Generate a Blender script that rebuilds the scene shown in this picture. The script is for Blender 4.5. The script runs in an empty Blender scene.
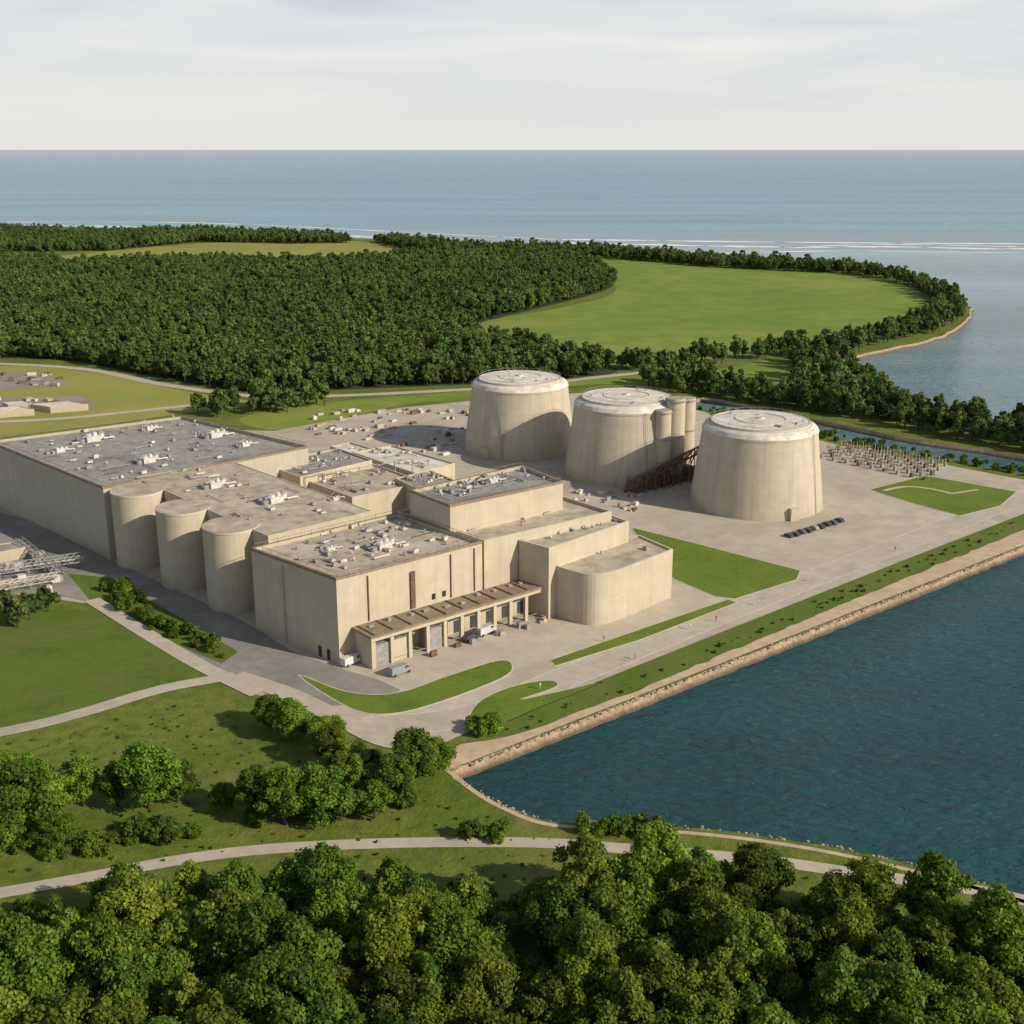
import bpy, bmesh, math, random
import numpy as np
from mathutils import Vector
from mathutils.geometry import tessellate_polygon
S=bpy.context.scene
ROOT=S.collection
random.seed(3)
# ---------------- survey helper: photo-measured corner -> metres on the level plane z=h
H=110.0; F=1200.0; TH=math.atan(363/1200.0); c_,s_=math.cos(TH),math.sin(TH)
def G(u,v,h=0.0):
    dx=(u-512)/F; dy=(512-v)/F
    D=(H-h)/(s_-dy*c_)
    return (dx*D,(c_+dy*s_)*D)
def GP(pts,h=0.0): return [G(u,v,h) for u,v in pts]
# ---------------- materials
def mat(name,c1,c2,s1=.05,c3=None,s2=1.0,f3=.5,rough=.9,bump=0,bs=3.0,uv=False,streak=0,brick=None,spec=.3,rnd=0,lo=.38,hi=.62,c4=None,s4=.02,f4=.5,wet=0):
    m=bpy.data.materials.new(name); m.use_nodes=True; nt=m.node_tree; N=nt.nodes; L=nt.links
    b=N['Principled BSDF']; b.inputs['Roughness'].default_value=rough
    b.inputs['Specular IOR Level'].default_value=spec
    tc=N.new('ShaderNodeTexCoord'); src=tc.outputs['UV' if uv else 'Object']
    def noise(sc,det=5,vec=None,dist=0):
        n=N.new('ShaderNodeTexNoise'); n.inputs['Scale'].default_value=sc; n.inputs['Detail'].default_value=det
        n.inputs['Roughness'].default_value=.6; n.inputs['Distortion'].default_value=dist
        L.new(vec or src,n.inputs['Vector']); return n.outputs['Fac']
    def ramp(o,a,bb):
        r=N.new('ShaderNodeMapRange'); r.inputs[1].default_value=a; r.inputs[2].default_value=bb; L.new(o,r.inputs[0]); return r.outputs[0]
    def mix(f,a,bb,mode='MIX'):
        x=N.new('ShaderNodeMix'); x.data_type='RGBA'; x.blend_type=mode
        if isinstance(f,float): x.inputs[0].default_value=f
        else: L.new(f,x.inputs[0])
        for i,q in ((6,a),(7,bb)):
            if isinstance(q,tuple): x.inputs[i].default_value=(*q,1)
            else: L.new(q,x.inputs[i])
        return x.outputs[2]
    def mul(o,k):
        q=N.new('ShaderNodeMath'); q.operation='MULTIPLY'; L.new(o,q.inputs[0]); q.inputs[1].default_value=k; return q.outputs[0]
    col=mix(ramp(noise(s1,6),lo,hi),c1,c2)
    if c3: col=mix(mul(ramp(noise(s2,5),.4,.66),f3),col,c3)
    if c4: col=mix(mul(ramp(noise(s4,7,None,.8),.5,.68),f4),col,c4)
    if streak:
        mp=N.new('ShaderNodeMapping'); mp.inputs['Scale'].default_value=(1,.05,1) if uv else (1,1,.05); L.new(src,mp.inputs[0])
        st=ramp(noise(.7,6,mp.outputs[0]),.45,.75)
        col=mix(mul(st,streak),col,tuple(x*.5 for x in c1))
        if uv:
            sp=N.new('ShaderNodeSeparateXYZ');L.new(src,sp.inputs[0]);r=N.new('ShaderNodeMapRange');r.inputs[1].default_value=0;r.inputs[2].default_value=4;r.inputs[3].default_value=.3;r.inputs[4].default_value=0;L.new(sp.outputs['Y'],r.inputs[0])
            q=N.new('ShaderNodeMath');q.operation='MULTIPLY';L.new(r.outputs[0],q.inputs[0]);L.new(noise(.5,5),q.inputs[1]);col=mix(q.outputs[0],col,(.12,.10,.075))
    if brick:
        bt=N.new('ShaderNodeTexBrick'); bt.offset=0; bt.inputs['Scale'].default_value=1
        bt.inputs['Brick Width'].default_value=brick[0]; bt.inputs['Row Height'].default_value=brick[1]
        bt.inputs['Mortar Size'].default_value=brick[2]; bt.inputs['Mortar Smooth'].default_value=.3
        bt.inputs['Color1'].default_value=(1,1,1,1); bt.inputs['Color2'].default_value=(.96,.96,.955,1); bt.inputs['Mortar'].default_value=(.84,.83,.81,1)
        bv=src
        if not uv:
            mp=N.new('ShaderNodeMapping');mp.inputs['Rotation'].default_value=(0,0,-math.radians(42));L.new(src,mp.inputs[0]);bv=mp.outputs[0]
        L.new(bv,bt.inputs['Vector']); col=mix(1.0,col,bt.outputs['Color'],'MULTIPLY')
    if rnd:
        oi=N.new('ShaderNodeObjectInfo'); hs=N.new('ShaderNodeHueSaturation')
        r=N.new('ShaderNodeMapRange'); r.inputs[3].default_value=1-rnd; r.inputs[4].default_value=1+rnd; L.new(oi.outputs['Random'],r.inputs[0])
        L.new(r.outputs[0],hs.inputs['Value']); L.new(col,hs.inputs['Color']); col=hs.outputs[0]
    if wet:
        g=N.new('ShaderNodeNewGeometry');sp=N.new('ShaderNodeSeparateXYZ');L.new(g.outputs['Position'],sp.inputs[0]);r=N.new('ShaderNodeMapRange');r.inputs[1].default_value=-1.5;r.inputs[2].default_value=-.7;r.inputs[3].default_value=.75;r.inputs[4].default_value=0;L.new(sp.outputs['Z'],r.inputs[0])
        col=mix(r.outputs[0],col,(.06,.035,.022))
    L.new(col,b.inputs['Base Color'])
    if bump:
        bp=N.new('ShaderNodeBump'); bp.inputs['Strength'].default_value=bump; bp.inputs['Distance'].default_value=.3
        L.new(noise(bs,4),bp.inputs['Height']); L.new(bp.outputs[0],b.inputs['Normal'])
    return m
def leafmat(name,dark,light,rnd=.3,transl=.25):
    m=bpy.data.materials.new(name); m.use_nodes=True; nt=m.node_tree; N=nt.nodes; L=nt.links
    b=N['Principled BSDF']; b.inputs['Roughness'].default_value=.65; b.inputs['Specular IOR Level'].default_value=.25
    at=N.new('ShaderNodeAttribute'); at.attribute_name='tint'
    x=N.new('ShaderNodeMix'); x.data_type='RGBA'; x.inputs[6].default_value=(*dark,1); x.inputs[7].default_value=(*light,1); L.new(at.outputs['Fac'],x.inputs[0])
    oi=N.new('ShaderNodeObjectInfo'); hs=N.new('ShaderNodeHueSaturation')
    r=N.new('ShaderNodeMapRange'); r.inputs[3].default_value=1-rnd; r.inputs[4].default_value=1+rnd; L.new(oi.outputs['Random'],r.inputs[0])
    # stands of lighter and darker species across the wood
    g=N.new('ShaderNodeNewGeometry');pn=N.new('ShaderNodeTexNoise');pn.inputs['Scale'].default_value=.018;pn.inputs['Detail'].default_value=4;L.new(g.outputs['Position'],pn.inputs['Vector'])
    pr=N.new('ShaderNodeMapRange');pr.inputs[1].default_value=.35;pr.inputs[2].default_value=.65;pr.inputs[3].default_value=.78;pr.inputs[4].default_value=1.25;L.new(pn.outputs['Fac'],pr.inputs[0])
    mv=N.new('ShaderNodeMath');mv.operation='MULTIPLY';L.new(r.outputs[0],mv.inputs[0]);L.new(pr.outputs[0],mv.inputs[1])
    r2=N.new('ShaderNodeMapRange'); r2.inputs[3].default_value=.475; r2.inputs[4].default_value=.525; 
    w=N.new('ShaderNodeTexWhiteNoise'); w.noise_dimensions='1D'; L.new(oi.outputs['Random'],w.inputs['W']); L.new(w.outputs['Value'],r2.inputs[0])
    L.new(r2.outputs[0],hs.inputs['Hue']); L.new(mv.outputs[0],hs.inputs['Value']); L.new(x.outputs[2],hs.inputs['Color']); L.new(hs.outputs[0],b.inputs['Base Color'])
    t=N.new('ShaderNodeBsdfTranslucent'); L.new(hs.outputs[0],t.inputs['Color'])
    ms=N.new('ShaderNodeMixShader'); ms.inputs[0].default_value=transl; L.new(b.outputs[0],ms.inputs[1]); L.new(t.outputs[0],ms.inputs[2])
    L.new(ms.outputs[0],N['Material Output'].inputs['Surface']); return m
M_grass=mat('grass_land',(.11,.155,.018),(.165,.20,.03),.03,(.065,.105,.016),.35,.8,bump=.8,bs=1.2,c4=(.23,.20,.07),s4=.045,f4=.5)
M_lawn=mat('lawn',(.095,.165,.014),(.13,.20,.02),.08,(.17,.20,.032),.6,.7,bump=.5,bs=2,c4=(.06,.115,.012),s4=.06,f4=.5)
M_lawn_d=mat('mown_field',(.075,.128,.014),(.10,.158,.02),.06,(.13,.16,.03),.4,.6,bump=.5,bs=2,c4=(.16,.155,.045),s4=.05,f4=.5)
M_meadow=mat('meadow',(.15,.235,.028),(.215,.28,.042),.008,(.115,.18,.022),.05,.7,bump=.5,bs=.4,c4=(.28,.28,.075),s4=.012,f4=.6)
M_meadow_y=mat('dry_meadow',(.27,.285,.06),(.20,.245,.042),.008,(.34,.29,.10),.03,.6)
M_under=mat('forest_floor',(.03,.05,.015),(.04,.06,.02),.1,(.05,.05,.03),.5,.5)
M_pave=mat('concrete_apron',(.46,.41,.34),(.53,.48,.405),.03,(.37,.33,.275),.22,.5,rough=.92,bump=.1,bs=2,brick=(6,6,.07),c4=(.29,.265,.225),s4=.035,f4=.5)
M_asph_shaded=mat('asphalt_shaded',(.22,.213,.20),(.29,.275,.255),.06,(.16,.155,.145),.4,.5,rough=.9,c4=(.36,.335,.295),s4=.05,f4=.5)  # dark grey holds the buildings' shadow on the road as colour
M_road=mat('pale_road',(.46,.415,.345),(.53,.475,.405),.06,(.36,.325,.27),.4,.5,rough=.9,c4=(.30,.27,.225),s4=.06,f4=.5)
M_sand=mat('promenade_sand',(.53,.41,.285),(.61,.485,.35),.08,(.40,.30,.205),.35,.6,bump=.3,c4=(.30,.27,.15),s4=.08,f4=.45)
M_rock=mat('bank_rock',(.34,.25,.175),(.45,.35,.255),.5,(.17,.12,.08),1.2,.7,bump=.8,bs=2,wet=1)
M_kerb=mat('kerb_concrete',(.50,.465,.395),(.56,.525,.455),.4)
M_wall=mat('wall_concrete',(.51,.45,.35),(.555,.50,.395),.06,(.43,.38,.295),.3,.5,uv=True,streak=.24,brick=(5.2,6.8,.06),rough=.88)
M_wallg=mat('wall_panel_grey',(.455,.42,.35),(.495,.46,.39),.06,(.40,.365,.305),.3,.5,uv=True,streak=.2,brick=(2.6,30,.05),rough=.8)
M_tower=mat('tower_concrete',(.50,.45,.36),(.55,.50,.41),.05,(.43,.385,.305),.22,.6,uv=True,streak=.38,brick=(8,4.2,.05),rough=.9)
M_lid=mat('tower_roof',(.68,.66,.61),(.76,.74,.69),.12,(.44,.40,.35),.35,.7,rough=.8,c4=(.38,.34,.28),s4=.1,f4=.5)
M_roofg=mat('roof_gravel_grey',(.20,.195,.195),(.31,.30,.29),.10,(.48,.46,.43),.5,.55,lo=.3,hi=.7,bump=.4,bs=3,c4=(.12,.115,.11),s4=.07,f4=.6)
M_roofb=mat('roof_gravel_beige',(.44,.38,.305),(.52,.455,.37),.12,(.25,.215,.17),.35,.7,bump=.3,bs=3,c4=(.62,.57,.49),s4=.08,f4=.6)
M_rim=mat('roof_edge_brown',(.24,.185,.135),(.30,.24,.18),.3,(.15,.11,.08),1,.5)
M_white=mat('white_metal',(.56,.55,.53),(.66,.65,.63),.4,(.32,.30,.27),1.2,.6,rough=.5,spec=.5)
M_steel=mat('galvanised_steel',(.26,.26,.26),(.36,.36,.36),.8,(.18,.17,.16),2,.4,rough=.5)
M_brown=mat('rusty_steel',(.13,.085,.055),(.2,.14,.095),.8,(.07,.045,.03),2,.5,rough=.8)
M_dark=mat('dark_opening',(.025,.027,.03),(.04,.042,.045),.5,rough=.4)
M_glass=mat('window_glass',(.05,.06,.07),(.08,.09,.1),.5,rough=.15,spec=.7)
M_rub=mat('tyre_rubber',(.02,.02,.02),(.03,.03,.03),1)
M_foam=mat('sea_foam',(.74,.77,.78),(.83,.85,.85),.05)
M_bark=mat('bark',(.06,.045,.03),(.09,.07,.05),1,bump=.4)
M_leafA=leafmat('leaves_broad',(.05,.10,.011),(.22,.31,.032),.36,.38)
M_leafF=leafmat('leaves_far',(.06,.105,.028),(.16,.225,.055),.32,.3)  # paler, cooler greens put distance haze into the leaf colour
# ---------------- mesh helpers
def obj(name,me,parent=None,coll=None):
    o=bpy.data.objects.new(name,me); (coll or ROOT).objects.link(o)
    if parent: o.parent=parent
    return o
def empty(name):
    o=bpy.data.objects.new(name,None); ROOT.objects.link(o); o.empty_display_size=.5; return o
def smooth(pts,k=4,closed=True):
    n=len(pts); out=[]
    rng=range(n) if closed else range(n-1)
    for i in rng:
        if closed: p0,p1,p2,p3=pts[i-1],pts[i],pts[(i+1)%n],pts[(i+2)%n]
        else: p0,p1,p2,p3=pts[max(i-1,0)],pts[i],pts[i+1],pts[min(i+2,n-1)]
        for j in range(k):
            t=j/k
            out.append(tuple(.5*((2*p1[a])+(-p0[a]+p2[a])*t+(2*p0[a]-5*p1[a]+4*p2[a]-p3[a])*t*t+(-p0[a]+3*p1[a]-3*p2[a]+p3[a])*t**3) for a in (0,1)))
    if not closed: out.append(pts[-1])
    return out
def area(p): return .5*sum(p[i-1][0]*p[i][1]-p[i][0]*p[i-1][1] for i in range(len(p)))
def ccw(p): return p if area(p)>0 else p[::-1]
def offset(p,d):
    n=len(p); o=[]
    for i in range(n):
        a,b,c=Vector(p[i-1]),Vector(p[i]),Vector(p[(i+1)%n])
        e1=(b-a).normalized(); e2=(c-b).normalized()
        n1=Vector((e1.y,-e1.x)); n2=Vector((e2.y,-e2.x)); m=(n1+n2)
        if m.length<1e-4: m=n1
        m.normalize(); k=d/max(.35,m.dot(n1)); q=b+m*k; o.append((q.x,q.y))
    return o   # d>0 outwards for ccw
def sheet(name,p,z,m,skirt=None,skm=None,parent=None):
    p=ccw(p); n=len(p)
    vs=[(x,y,z) for x,y in p]; tri=tessellate_polygon([[Vector(v) for v in vs]])
    fs=[]
    for t in tri:
        a=[vs[i] for i in t]; ar=(a[1][0]-a[0][0])*(a[2][1]-a[0][1])-(a[2][0]-a[0][0])*(a[1][1]-a[0][1])
        fs.append(tuple(t) if ar>0 else tuple(t[::-1]))
    nt_=len(fs)
    if skirt:
        out,dz=skirt; q=offset(p,out) if out else p
        vs+=[(x,y,z-dz) for x,y in q]
        fs+=[(i,n+i,n+(i+1)%n,(i+1)%n) for i in range(n)]
    me=bpy.data.meshes.new(name); me.from_pydata(vs,[],fs); me.materials.append(m)
    if skirt and skm:
        me.materials.append(skm)
        for i in range(nt_,len(fs)): me.polygons[i].material_index=1
    return obj(name,me,parent)
def strip(name,pl,w,z,m,k=6,parent=None,closed=False):
    p=smooth(pl,k,closed) if k>1 else pl; vs=[];fs=[]; n=len(p)
    for i in range(n):
        a=Vector(p[max(i-1,0)]) if not closed else Vector(p[i-1]); b=Vector(p[min(i+1,n-1)]) if not closed else Vector(p[(i+1)%n])
        d=(b-a).normalized(); nn=Vector((-d.y,d.x)); q=Vector(p[i])
        if callable(w): l=q+nn*w(i/n)/2; r=q-nn*w(i/n)/2
        elif isinstance(w,tuple): l=q+nn*w[0]; r=q+nn*w[1]
        else: l=q+nn*w/2; r=q-nn*w/2
        vs+=[(r.x,r.y,z),(l.x,l.y,z)]
    cnt=n if closed else n-1
    for i in range(cnt):
        j=(i+1)%n; fs.append((2*i,2*j,2*j+1,2*i+1))
    me=bpy.data.meshes.new(name); me.from_pydata(vs,[],fs); me.materials.append(m); return obj(name,me,parent)
def lawn(name,px,m=None,k=1,sm=True,z=.12):
    p=ccw(GP(px)); p=smooth(p,4) if sm else p
    o=sheet(name,p,z+.02,m or M_lawn,(0,z),M_kerb)
    q=offset(p,.3); n=len(p)
    vs=[(x,y,z) for x,y in p]+[(x,y,z) for x,y in q]+[(x,y,-.01) for x,y in q]
    fs=[]
    for i in range(n):
        j=(i+1)%n; fs+=[(i,n+i,n+j,j),(n+i,2*n+i,2*n+j,n+j)]
    me=bpy.data.meshes.new('kerb'); me.from_pydata(vs,[],fs); me.materials.append(M_kerb); obj('kerb',me,o); return o
class MB:   # mesh builder with metre UVs
    def __init__(s): s.v=[];s.f=[];s.uv=[];s.mi=[]
    def quad(s,pts,uv,mi=0):
        b=len(s.v); s.v+=pts; s.f.append(tuple(range(b,b+len(pts)))); s.uv.append(uv); s.mi.append(mi)
    def box(s,c,d,ang=0,mi=0):   # c = centre of base, d = full size
        ca,sa=math.cos(ang),math.sin(ang); cs=[]
        for x,y in ((-1,-1),(1,-1),(1,1),(-1,1)):
            X=x*d[0]/2;Y=y*d[1]/2; cs.append((c[0]+X*ca-Y*sa,c[1]+X*sa+Y*ca))
        s.prism(cs,c[2],c[2]+d[2],mi,mi)
    def prism(s,p,z0,z1,mi=0,mt=0,bottom=False):
        p=ccw(p); n=len(p); u=0
        for i in range(n):
            a,b=p[i],p[(i+1)%n]; l=math.dist(a,b)
            s.quad([(a[0],a[1],z0),(b[0],b[1],z0),(b[0],b[1],z1),(a[0],a[1],z1)],[(u,z0),(u+l,z0),(u+l,z1),(u,z1)],mi); u+=l
        s.quad([(x,y,z1) for x,y in p],[(x,y) for x,y in p],mt)
        s.quad([(x,y,z0) for x,y in p][::-1],[(x,y) for x,y in p][::-1],mi)
    def cyl(s,c,r0,r1,h,n=16,mi=0,cap=True):
        u=0
        for i in range(n):
            a=2*math.pi*i/n;b=2*math.pi*(i+1)/n
            P=lambda r,t,z:(c[0]+r*math.cos(t),c[1]+r*math.sin(t),z)
            s.quad([P(r0,a,c[2]),P(r0,b,c[2]),P(r1,b,c[2]+h),P(r1,a,c[2]+h)],[(a*r0,c[2]),(b*r0,c[2]),(b*r0,c[2]+h),(a*r0,c[2]+h)],mi)
        if cap: s.quad([(c[0]+r1*math.cos(2*math.pi*i/n),c[1]+r1*math.sin(2*math.pi*i/n),c[2]+h) for i in range(n)],[(0,0)]*n,mi)
    def beam(s,a,b,w,mi=0):
        a=Vector(a);b=Vector(b);d=(b-a); L=d.length; d.normalize()
        up=Vector((0,0,1)) if abs(d.z)<.95 else Vector((1,0,0))
        x=d.cross(up).normalized()*w/2; y=d.cross(x).normalized()*w/2
        A=[a-x-y,a+x-y,a+x+y,a-x+y];B=[q+d*L for q in A]
        for i in range(4):
            j=(i+1)%4; s.quad([tuple(A[j]),tuple(A[i]),tuple(B[i]),tuple(B[j])],[(0,0),(w,0),(w,L),(0,L)],mi)
        s.quad([tuple(q) for q in A],[(0,0)]*4,mi); s.quad([tuple(q) for q in B][::-1],[(0,0)]*4,mi)
    def pipe(s,pl,r,mi=0,n=8):
        for a,b in zip(pl,pl[1:]):
            a=Vector(a);b=Vector(b);d=(b-a).normalized(); up=Vector((0,0,1)) if abs(d.z)<.95 else Vector((1,0,0))
            x=d.cross(up).normalized()*r; y=d.cross(x).normalized()*r
            for i in range(n):
                t=2*math.pi*i/n;t2=2*math.pi*(i+1)/n
                o1=x*math.cos(t)+y*math.sin(t);o2=x*math.cos(t2)+y*math.sin(t2)
                s.quad([tuple(a+o1),tuple(b+o1),tuple(b+o2),tuple(a+o2)],[(0,0)]*4,mi)
    def make(s,name,mats,parent=None,smooth_=False):
        me=bpy.data.meshes.new(name); me.from_pydata(s.v,[],s.f)
        for m in mats: me.materials.append(m)
        ul=me.uv_layers.new(name='UVMap'); fl=[c for f in s.uv for c in f]
        ul.data.foreach_set('uv',[x for c in fl for x in c]); me.polygons.foreach_set('material_index',s.mi)
        if smooth_: me.polygons.foreach_set('use_smooth',[True]*len(me.polygons))
        bm=bmesh.new(); bm.from_mesh(me)
        if smooth_: bmesh.ops.remove_doubles(bm,verts=bm.verts,dist=1e-4)
        bm.to_mesh(me); bm.free(); me.update()
        return obj(name,me,parent)
def block(parent,px,h,z0=0,wall=None,roof=None,par=.9,th=.5,rim=None,name='wall_block',world=None):
    top=h+par; p=ccw(world or GP(px,top)); n=len(p)
    mb=MB(); u=0; q=offset(p,-th)
    for i in range(n):
        j=(i+1)%n;a,b=p[i],p[j]; l=math.dist(a,b)
        mb.quad([(*a,z0),(*b,z0),(*b,top),(*a,top)],[(u,z0),(u+l,z0),(u+l,top),(u,top)],0)
        mb.quad([(*a,top),(*b,top),(*q[j],top),(*q[i],top)],[(u,0),(u+l,0),(u+l,th),(u,th)],2)
        mb.quad([(*q[j],h),(*q[i],h),(*q[i],top),(*q[j],top)],[(u,0),(u+l,0),(u+l,par),(u,par)],0); u+=l
    mb.quad([(*a,h) for a in q],[a for a in q],1)
    mb.make(name,[wall or M_wall,roof or M_roofb,rim or M_kerb],parent)
    if rim:   # thin coping band proud of the wall, with guard rail
        cb=MB(); pp=offset(p,.12)
        for i in range(n):
            j=(i+1)%n
            cb.quad([(*pp[i],top-.6),(*pp[j],top-.6),(*pp[j],top+.04),(*pp[i],top+.04)],[(0,0)]*4)
            cb.quad([(*pp[i],top+.04),(*pp[j],top+.04),(*q[j],top+.04),(*q[i],top+.04)],[(0,0)]*4)
            cb.quad([(*p[i],top-.6),(*p[j],top-.6),(*pp[j],top-.6),(*pp[i],top-.6)],[(0,0)]*4)
            L_=math.dist(q[i],q[j]);k=max(2,int(L_/3))
            for t in range(k):
                xx=q[i][0]+(q[j][0]-q[i][0])*t/k;yy=q[i][1]+(q[j][1]-q[i][1])*t/k;cb.beam((xx,yy,top-.3),(xx,yy,top+1),.08)
            cb.beam((*q[i],top+1),(*q[j],top+1),.08)
        cb.make('coping',[rim],parent)
    return p
SA=math.radians(42)
def inpoly(x,y,p):
    r=False;n=len(p);j=n-1
    for i in range(n):
        xi,yi=p[i];xj,yj=p[j]
        if (yi>y)!=(yj>y) and x<(xj-xi)*(y-yi)/(yj-yi)+xi: r=not r
        j=i
    return r
# ---------------- roof plant
def rooftop(parent,px,h,seed,nunits,npipes=4,ang=SA,big=True):
    rnd=random.Random(seed); p=offset(ccw(GP(px,h)),-2.5)
    xs=[a for a,_ in p];ys=[b for _,b in p]
    def pt():
        for _ in range(200):
            x=rnd.uniform(min(xs),max(xs));y=rnd.uniform(min(ys),max(ys))
            if inpoly(x,y,p): return x,y
        return p[0]
    mb=MB()
    for _ in range(nunits):
        x,y=pt(); t=rnd.random(); z=h; mi=rnd.choice((0,1,1,3))
        if t<.45:
            w,d,hh=rnd.uniform(.5,1.8),rnd.uniform(.5,1.6),rnd.uniform(.3,1.0)
            mb.box((x,y,z+.15),(w,d,hh),ang,mi)
            mb.cyl((x,y,z+.15+hh),min(w,d)*.35,min(w,d)*.35,.2,12,1)
        elif t<.8:
            r=rnd.uniform(.2,.5); mb.cyl((x,y,z),r*.6,r*.6,.6,10,1); mb.cyl((x,y,z+.6),r,r*.5,.3,12,mi)
        else:
            w=rnd.uniform(1.5,4.5); mb.box((x,y,z+.3),(w,.45,.4),ang+rnd.choice((0,math.pi/2)),mi)
    for _ in range(npipes):
        x,y=pt(); a=ang+rnd.choice((0,math.pi/2)); l=rnd.uniform(4,10)
        x2,y2=x+l*math.cos(a),y+l*math.sin(a)
        if inpoly(x2,y2,p): mb.pipe([(x,y,h),(x,y,h+.4),(x2,y2,h+.4),(x2,y2,h)],.11,rnd.choice((1,1,2)))
    mb.make('rooftop_equipment',[M_white,M_steel,M_brown,M_kerb],parent)
def plantroom(parent,u,v,h,sc=1.0):
    x,y=G(u,v,h); mb=MB(); a=SA; sc*=.82
    e1=(math.cos(a),math.sin(a)); e2=(-math.sin(a),math.cos(a))
    def at(p,q): return (x+e1[0]*p*sc+e2[0]*q*sc,y+e1[1]*p*sc+e2[1]*q*sc)
    mb.box((*at(0,0),h),(4*sc,3*sc,1.6*sc),a,0); mb.cyl((*at(-1,0),h+1.6*sc),.9*sc,.9*sc,.7*sc,16,0); mb.cyl((*at(1,0),h+1.6*sc),.8*sc,.6*sc,1.0*sc,16,0)
    mb.cyl((*at(3.2,1),h),1.1*sc,1.1*sc,1.9*sc,16,0); mb.cyl((*at(3.2,1),h+1.9*sc),1.3*sc,.3*sc,.6*sc,16,1)
    mb.cyl((*at(-3.4,-.6),h),.9*sc,.9*sc,1.2*sc,16,1); mb.box((*at(-2.8,2.4),h),(2*sc,1.4*sc,1.1*sc),a,1)
    mb.pipe([(*at(3.2,-1),h+.6),(*at(6.5,-1),h+.6),(*at(6.5,-1),h)],.25*sc,0); mb.pipe([(*at(-3.4,-.6),h+1.6),(*at(0,-.6),h+2.4)],.2*sc,1)
    mb.make('air_handling_plant',[M_white,M_steel],parent)
# ================= WATER / LAND =================
def water_mat():
    m=bpy.data.materials.new('water'); m.use_nodes=True; nt=m.node_tree;N=nt.nodes;L=nt.links
    b=N['Principled BSDF']; b.inputs['Roughness'].default_value=.16; b.inputs['IOR'].default_value=1.33; b.inputs['Specular IOR Level'].default_value=.22
    g=N.new('ShaderNodeNewGeometry'); sx=N.new('ShaderNodeSeparateXYZ'); L.new(g.outputs['Position'],sx.inputs[0])
    n0=N.new('ShaderNodeTexNoise'); n0.inputs['Scale'].default_value=.006; n0.inputs['Detail'].default_value=4; L.new(g.outputs['Position'],n0.inputs['Vector'])
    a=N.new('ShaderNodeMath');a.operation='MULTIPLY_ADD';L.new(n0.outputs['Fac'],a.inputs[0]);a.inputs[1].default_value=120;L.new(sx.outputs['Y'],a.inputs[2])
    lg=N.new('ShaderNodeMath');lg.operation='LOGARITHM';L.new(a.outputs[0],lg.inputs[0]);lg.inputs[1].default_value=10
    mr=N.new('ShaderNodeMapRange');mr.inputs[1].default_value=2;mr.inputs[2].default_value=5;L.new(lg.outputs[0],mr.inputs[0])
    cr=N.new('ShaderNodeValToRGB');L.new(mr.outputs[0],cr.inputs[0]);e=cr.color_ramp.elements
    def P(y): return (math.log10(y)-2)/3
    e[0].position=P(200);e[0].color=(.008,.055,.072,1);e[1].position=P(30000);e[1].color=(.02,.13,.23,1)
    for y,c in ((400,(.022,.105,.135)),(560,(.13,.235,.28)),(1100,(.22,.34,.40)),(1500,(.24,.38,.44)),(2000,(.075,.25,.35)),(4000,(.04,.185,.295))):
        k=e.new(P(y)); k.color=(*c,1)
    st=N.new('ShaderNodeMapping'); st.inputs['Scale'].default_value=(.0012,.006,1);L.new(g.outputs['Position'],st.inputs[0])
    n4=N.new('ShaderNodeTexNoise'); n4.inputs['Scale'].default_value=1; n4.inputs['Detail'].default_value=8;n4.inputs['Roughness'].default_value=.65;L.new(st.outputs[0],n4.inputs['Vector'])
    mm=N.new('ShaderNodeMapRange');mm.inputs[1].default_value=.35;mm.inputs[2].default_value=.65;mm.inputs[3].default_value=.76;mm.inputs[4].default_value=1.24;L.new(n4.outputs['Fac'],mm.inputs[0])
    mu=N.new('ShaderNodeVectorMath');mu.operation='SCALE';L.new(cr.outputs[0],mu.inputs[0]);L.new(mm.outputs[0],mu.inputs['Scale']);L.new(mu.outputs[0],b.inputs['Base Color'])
    mp=N.new('ShaderNodeMapping');mp.inputs['Rotation'].default_value=(0,0,.45);mp.inputs['Scale'].default_value=(.3,.85,1);L.new(g.outputs['Position'],mp.inputs[0])
    n1=N.new('ShaderNodeTexNoise');n1.inputs['Scale'].default_value=.85;n1.inputs['Detail'].default_value=6;n1.inputs['Roughness'].default_value=.55;n1.inputs['Distortion'].default_value=.5;L.new(mp.outputs[0],n1.inputs['Vector'])
    n2=N.new('ShaderNodeTexNoise');n2.inputs['Scale'].default_value=.12;n2.inputs['Detail'].default_value=3;L.new(mp.outputs[0],n2.inputs['Vector'])
    ad=N.new('ShaderNodeMath');ad.operation='MULTIPLY_ADD';L.new(n2.outputs['Fac'],ad.inputs[0]);ad.inputs[1].default_value=1.2;L.new(n1.outputs['Fac'],ad.inputs[2])
    bp=N.new('ShaderNodeBump');bp.inputs['Strength'].default_value=1;bp.inputs['Distance'].default_value=1.5;L.new(ad.outputs[0],bp.inputs['Height']);L.new(bp.outputs[0],b.inputs['Normal'])
    return m
W=[(-150000,-2000),(150000,-2000),(150000,160000),(-150000,160000)]
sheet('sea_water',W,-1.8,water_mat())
land_px=[(-700,226),(-300,226),(0,226),(120,229),(350,238),(450,243),(600,249),(720,260),(850,266),(930,281),(966,302),(968,318),(940,336),(900,346),(858,355),(836,362),(834,374),(850,388),(900,399),(960,412),(1024,426),(1150,452),(1200,466),(1190,488),(1024,456),(920,440),(850,426),(760,408),(712,398),(692,400),(688,405),(705,410),(760,420),(830,436),(930,456),(1024,474),(1110,492),(1140,500)]
far=smooth(GP(land_px),3,False)
quay=GP([(1024,546),(900,595),(760,650),(620,705),(520,744),(448,772)])
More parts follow.
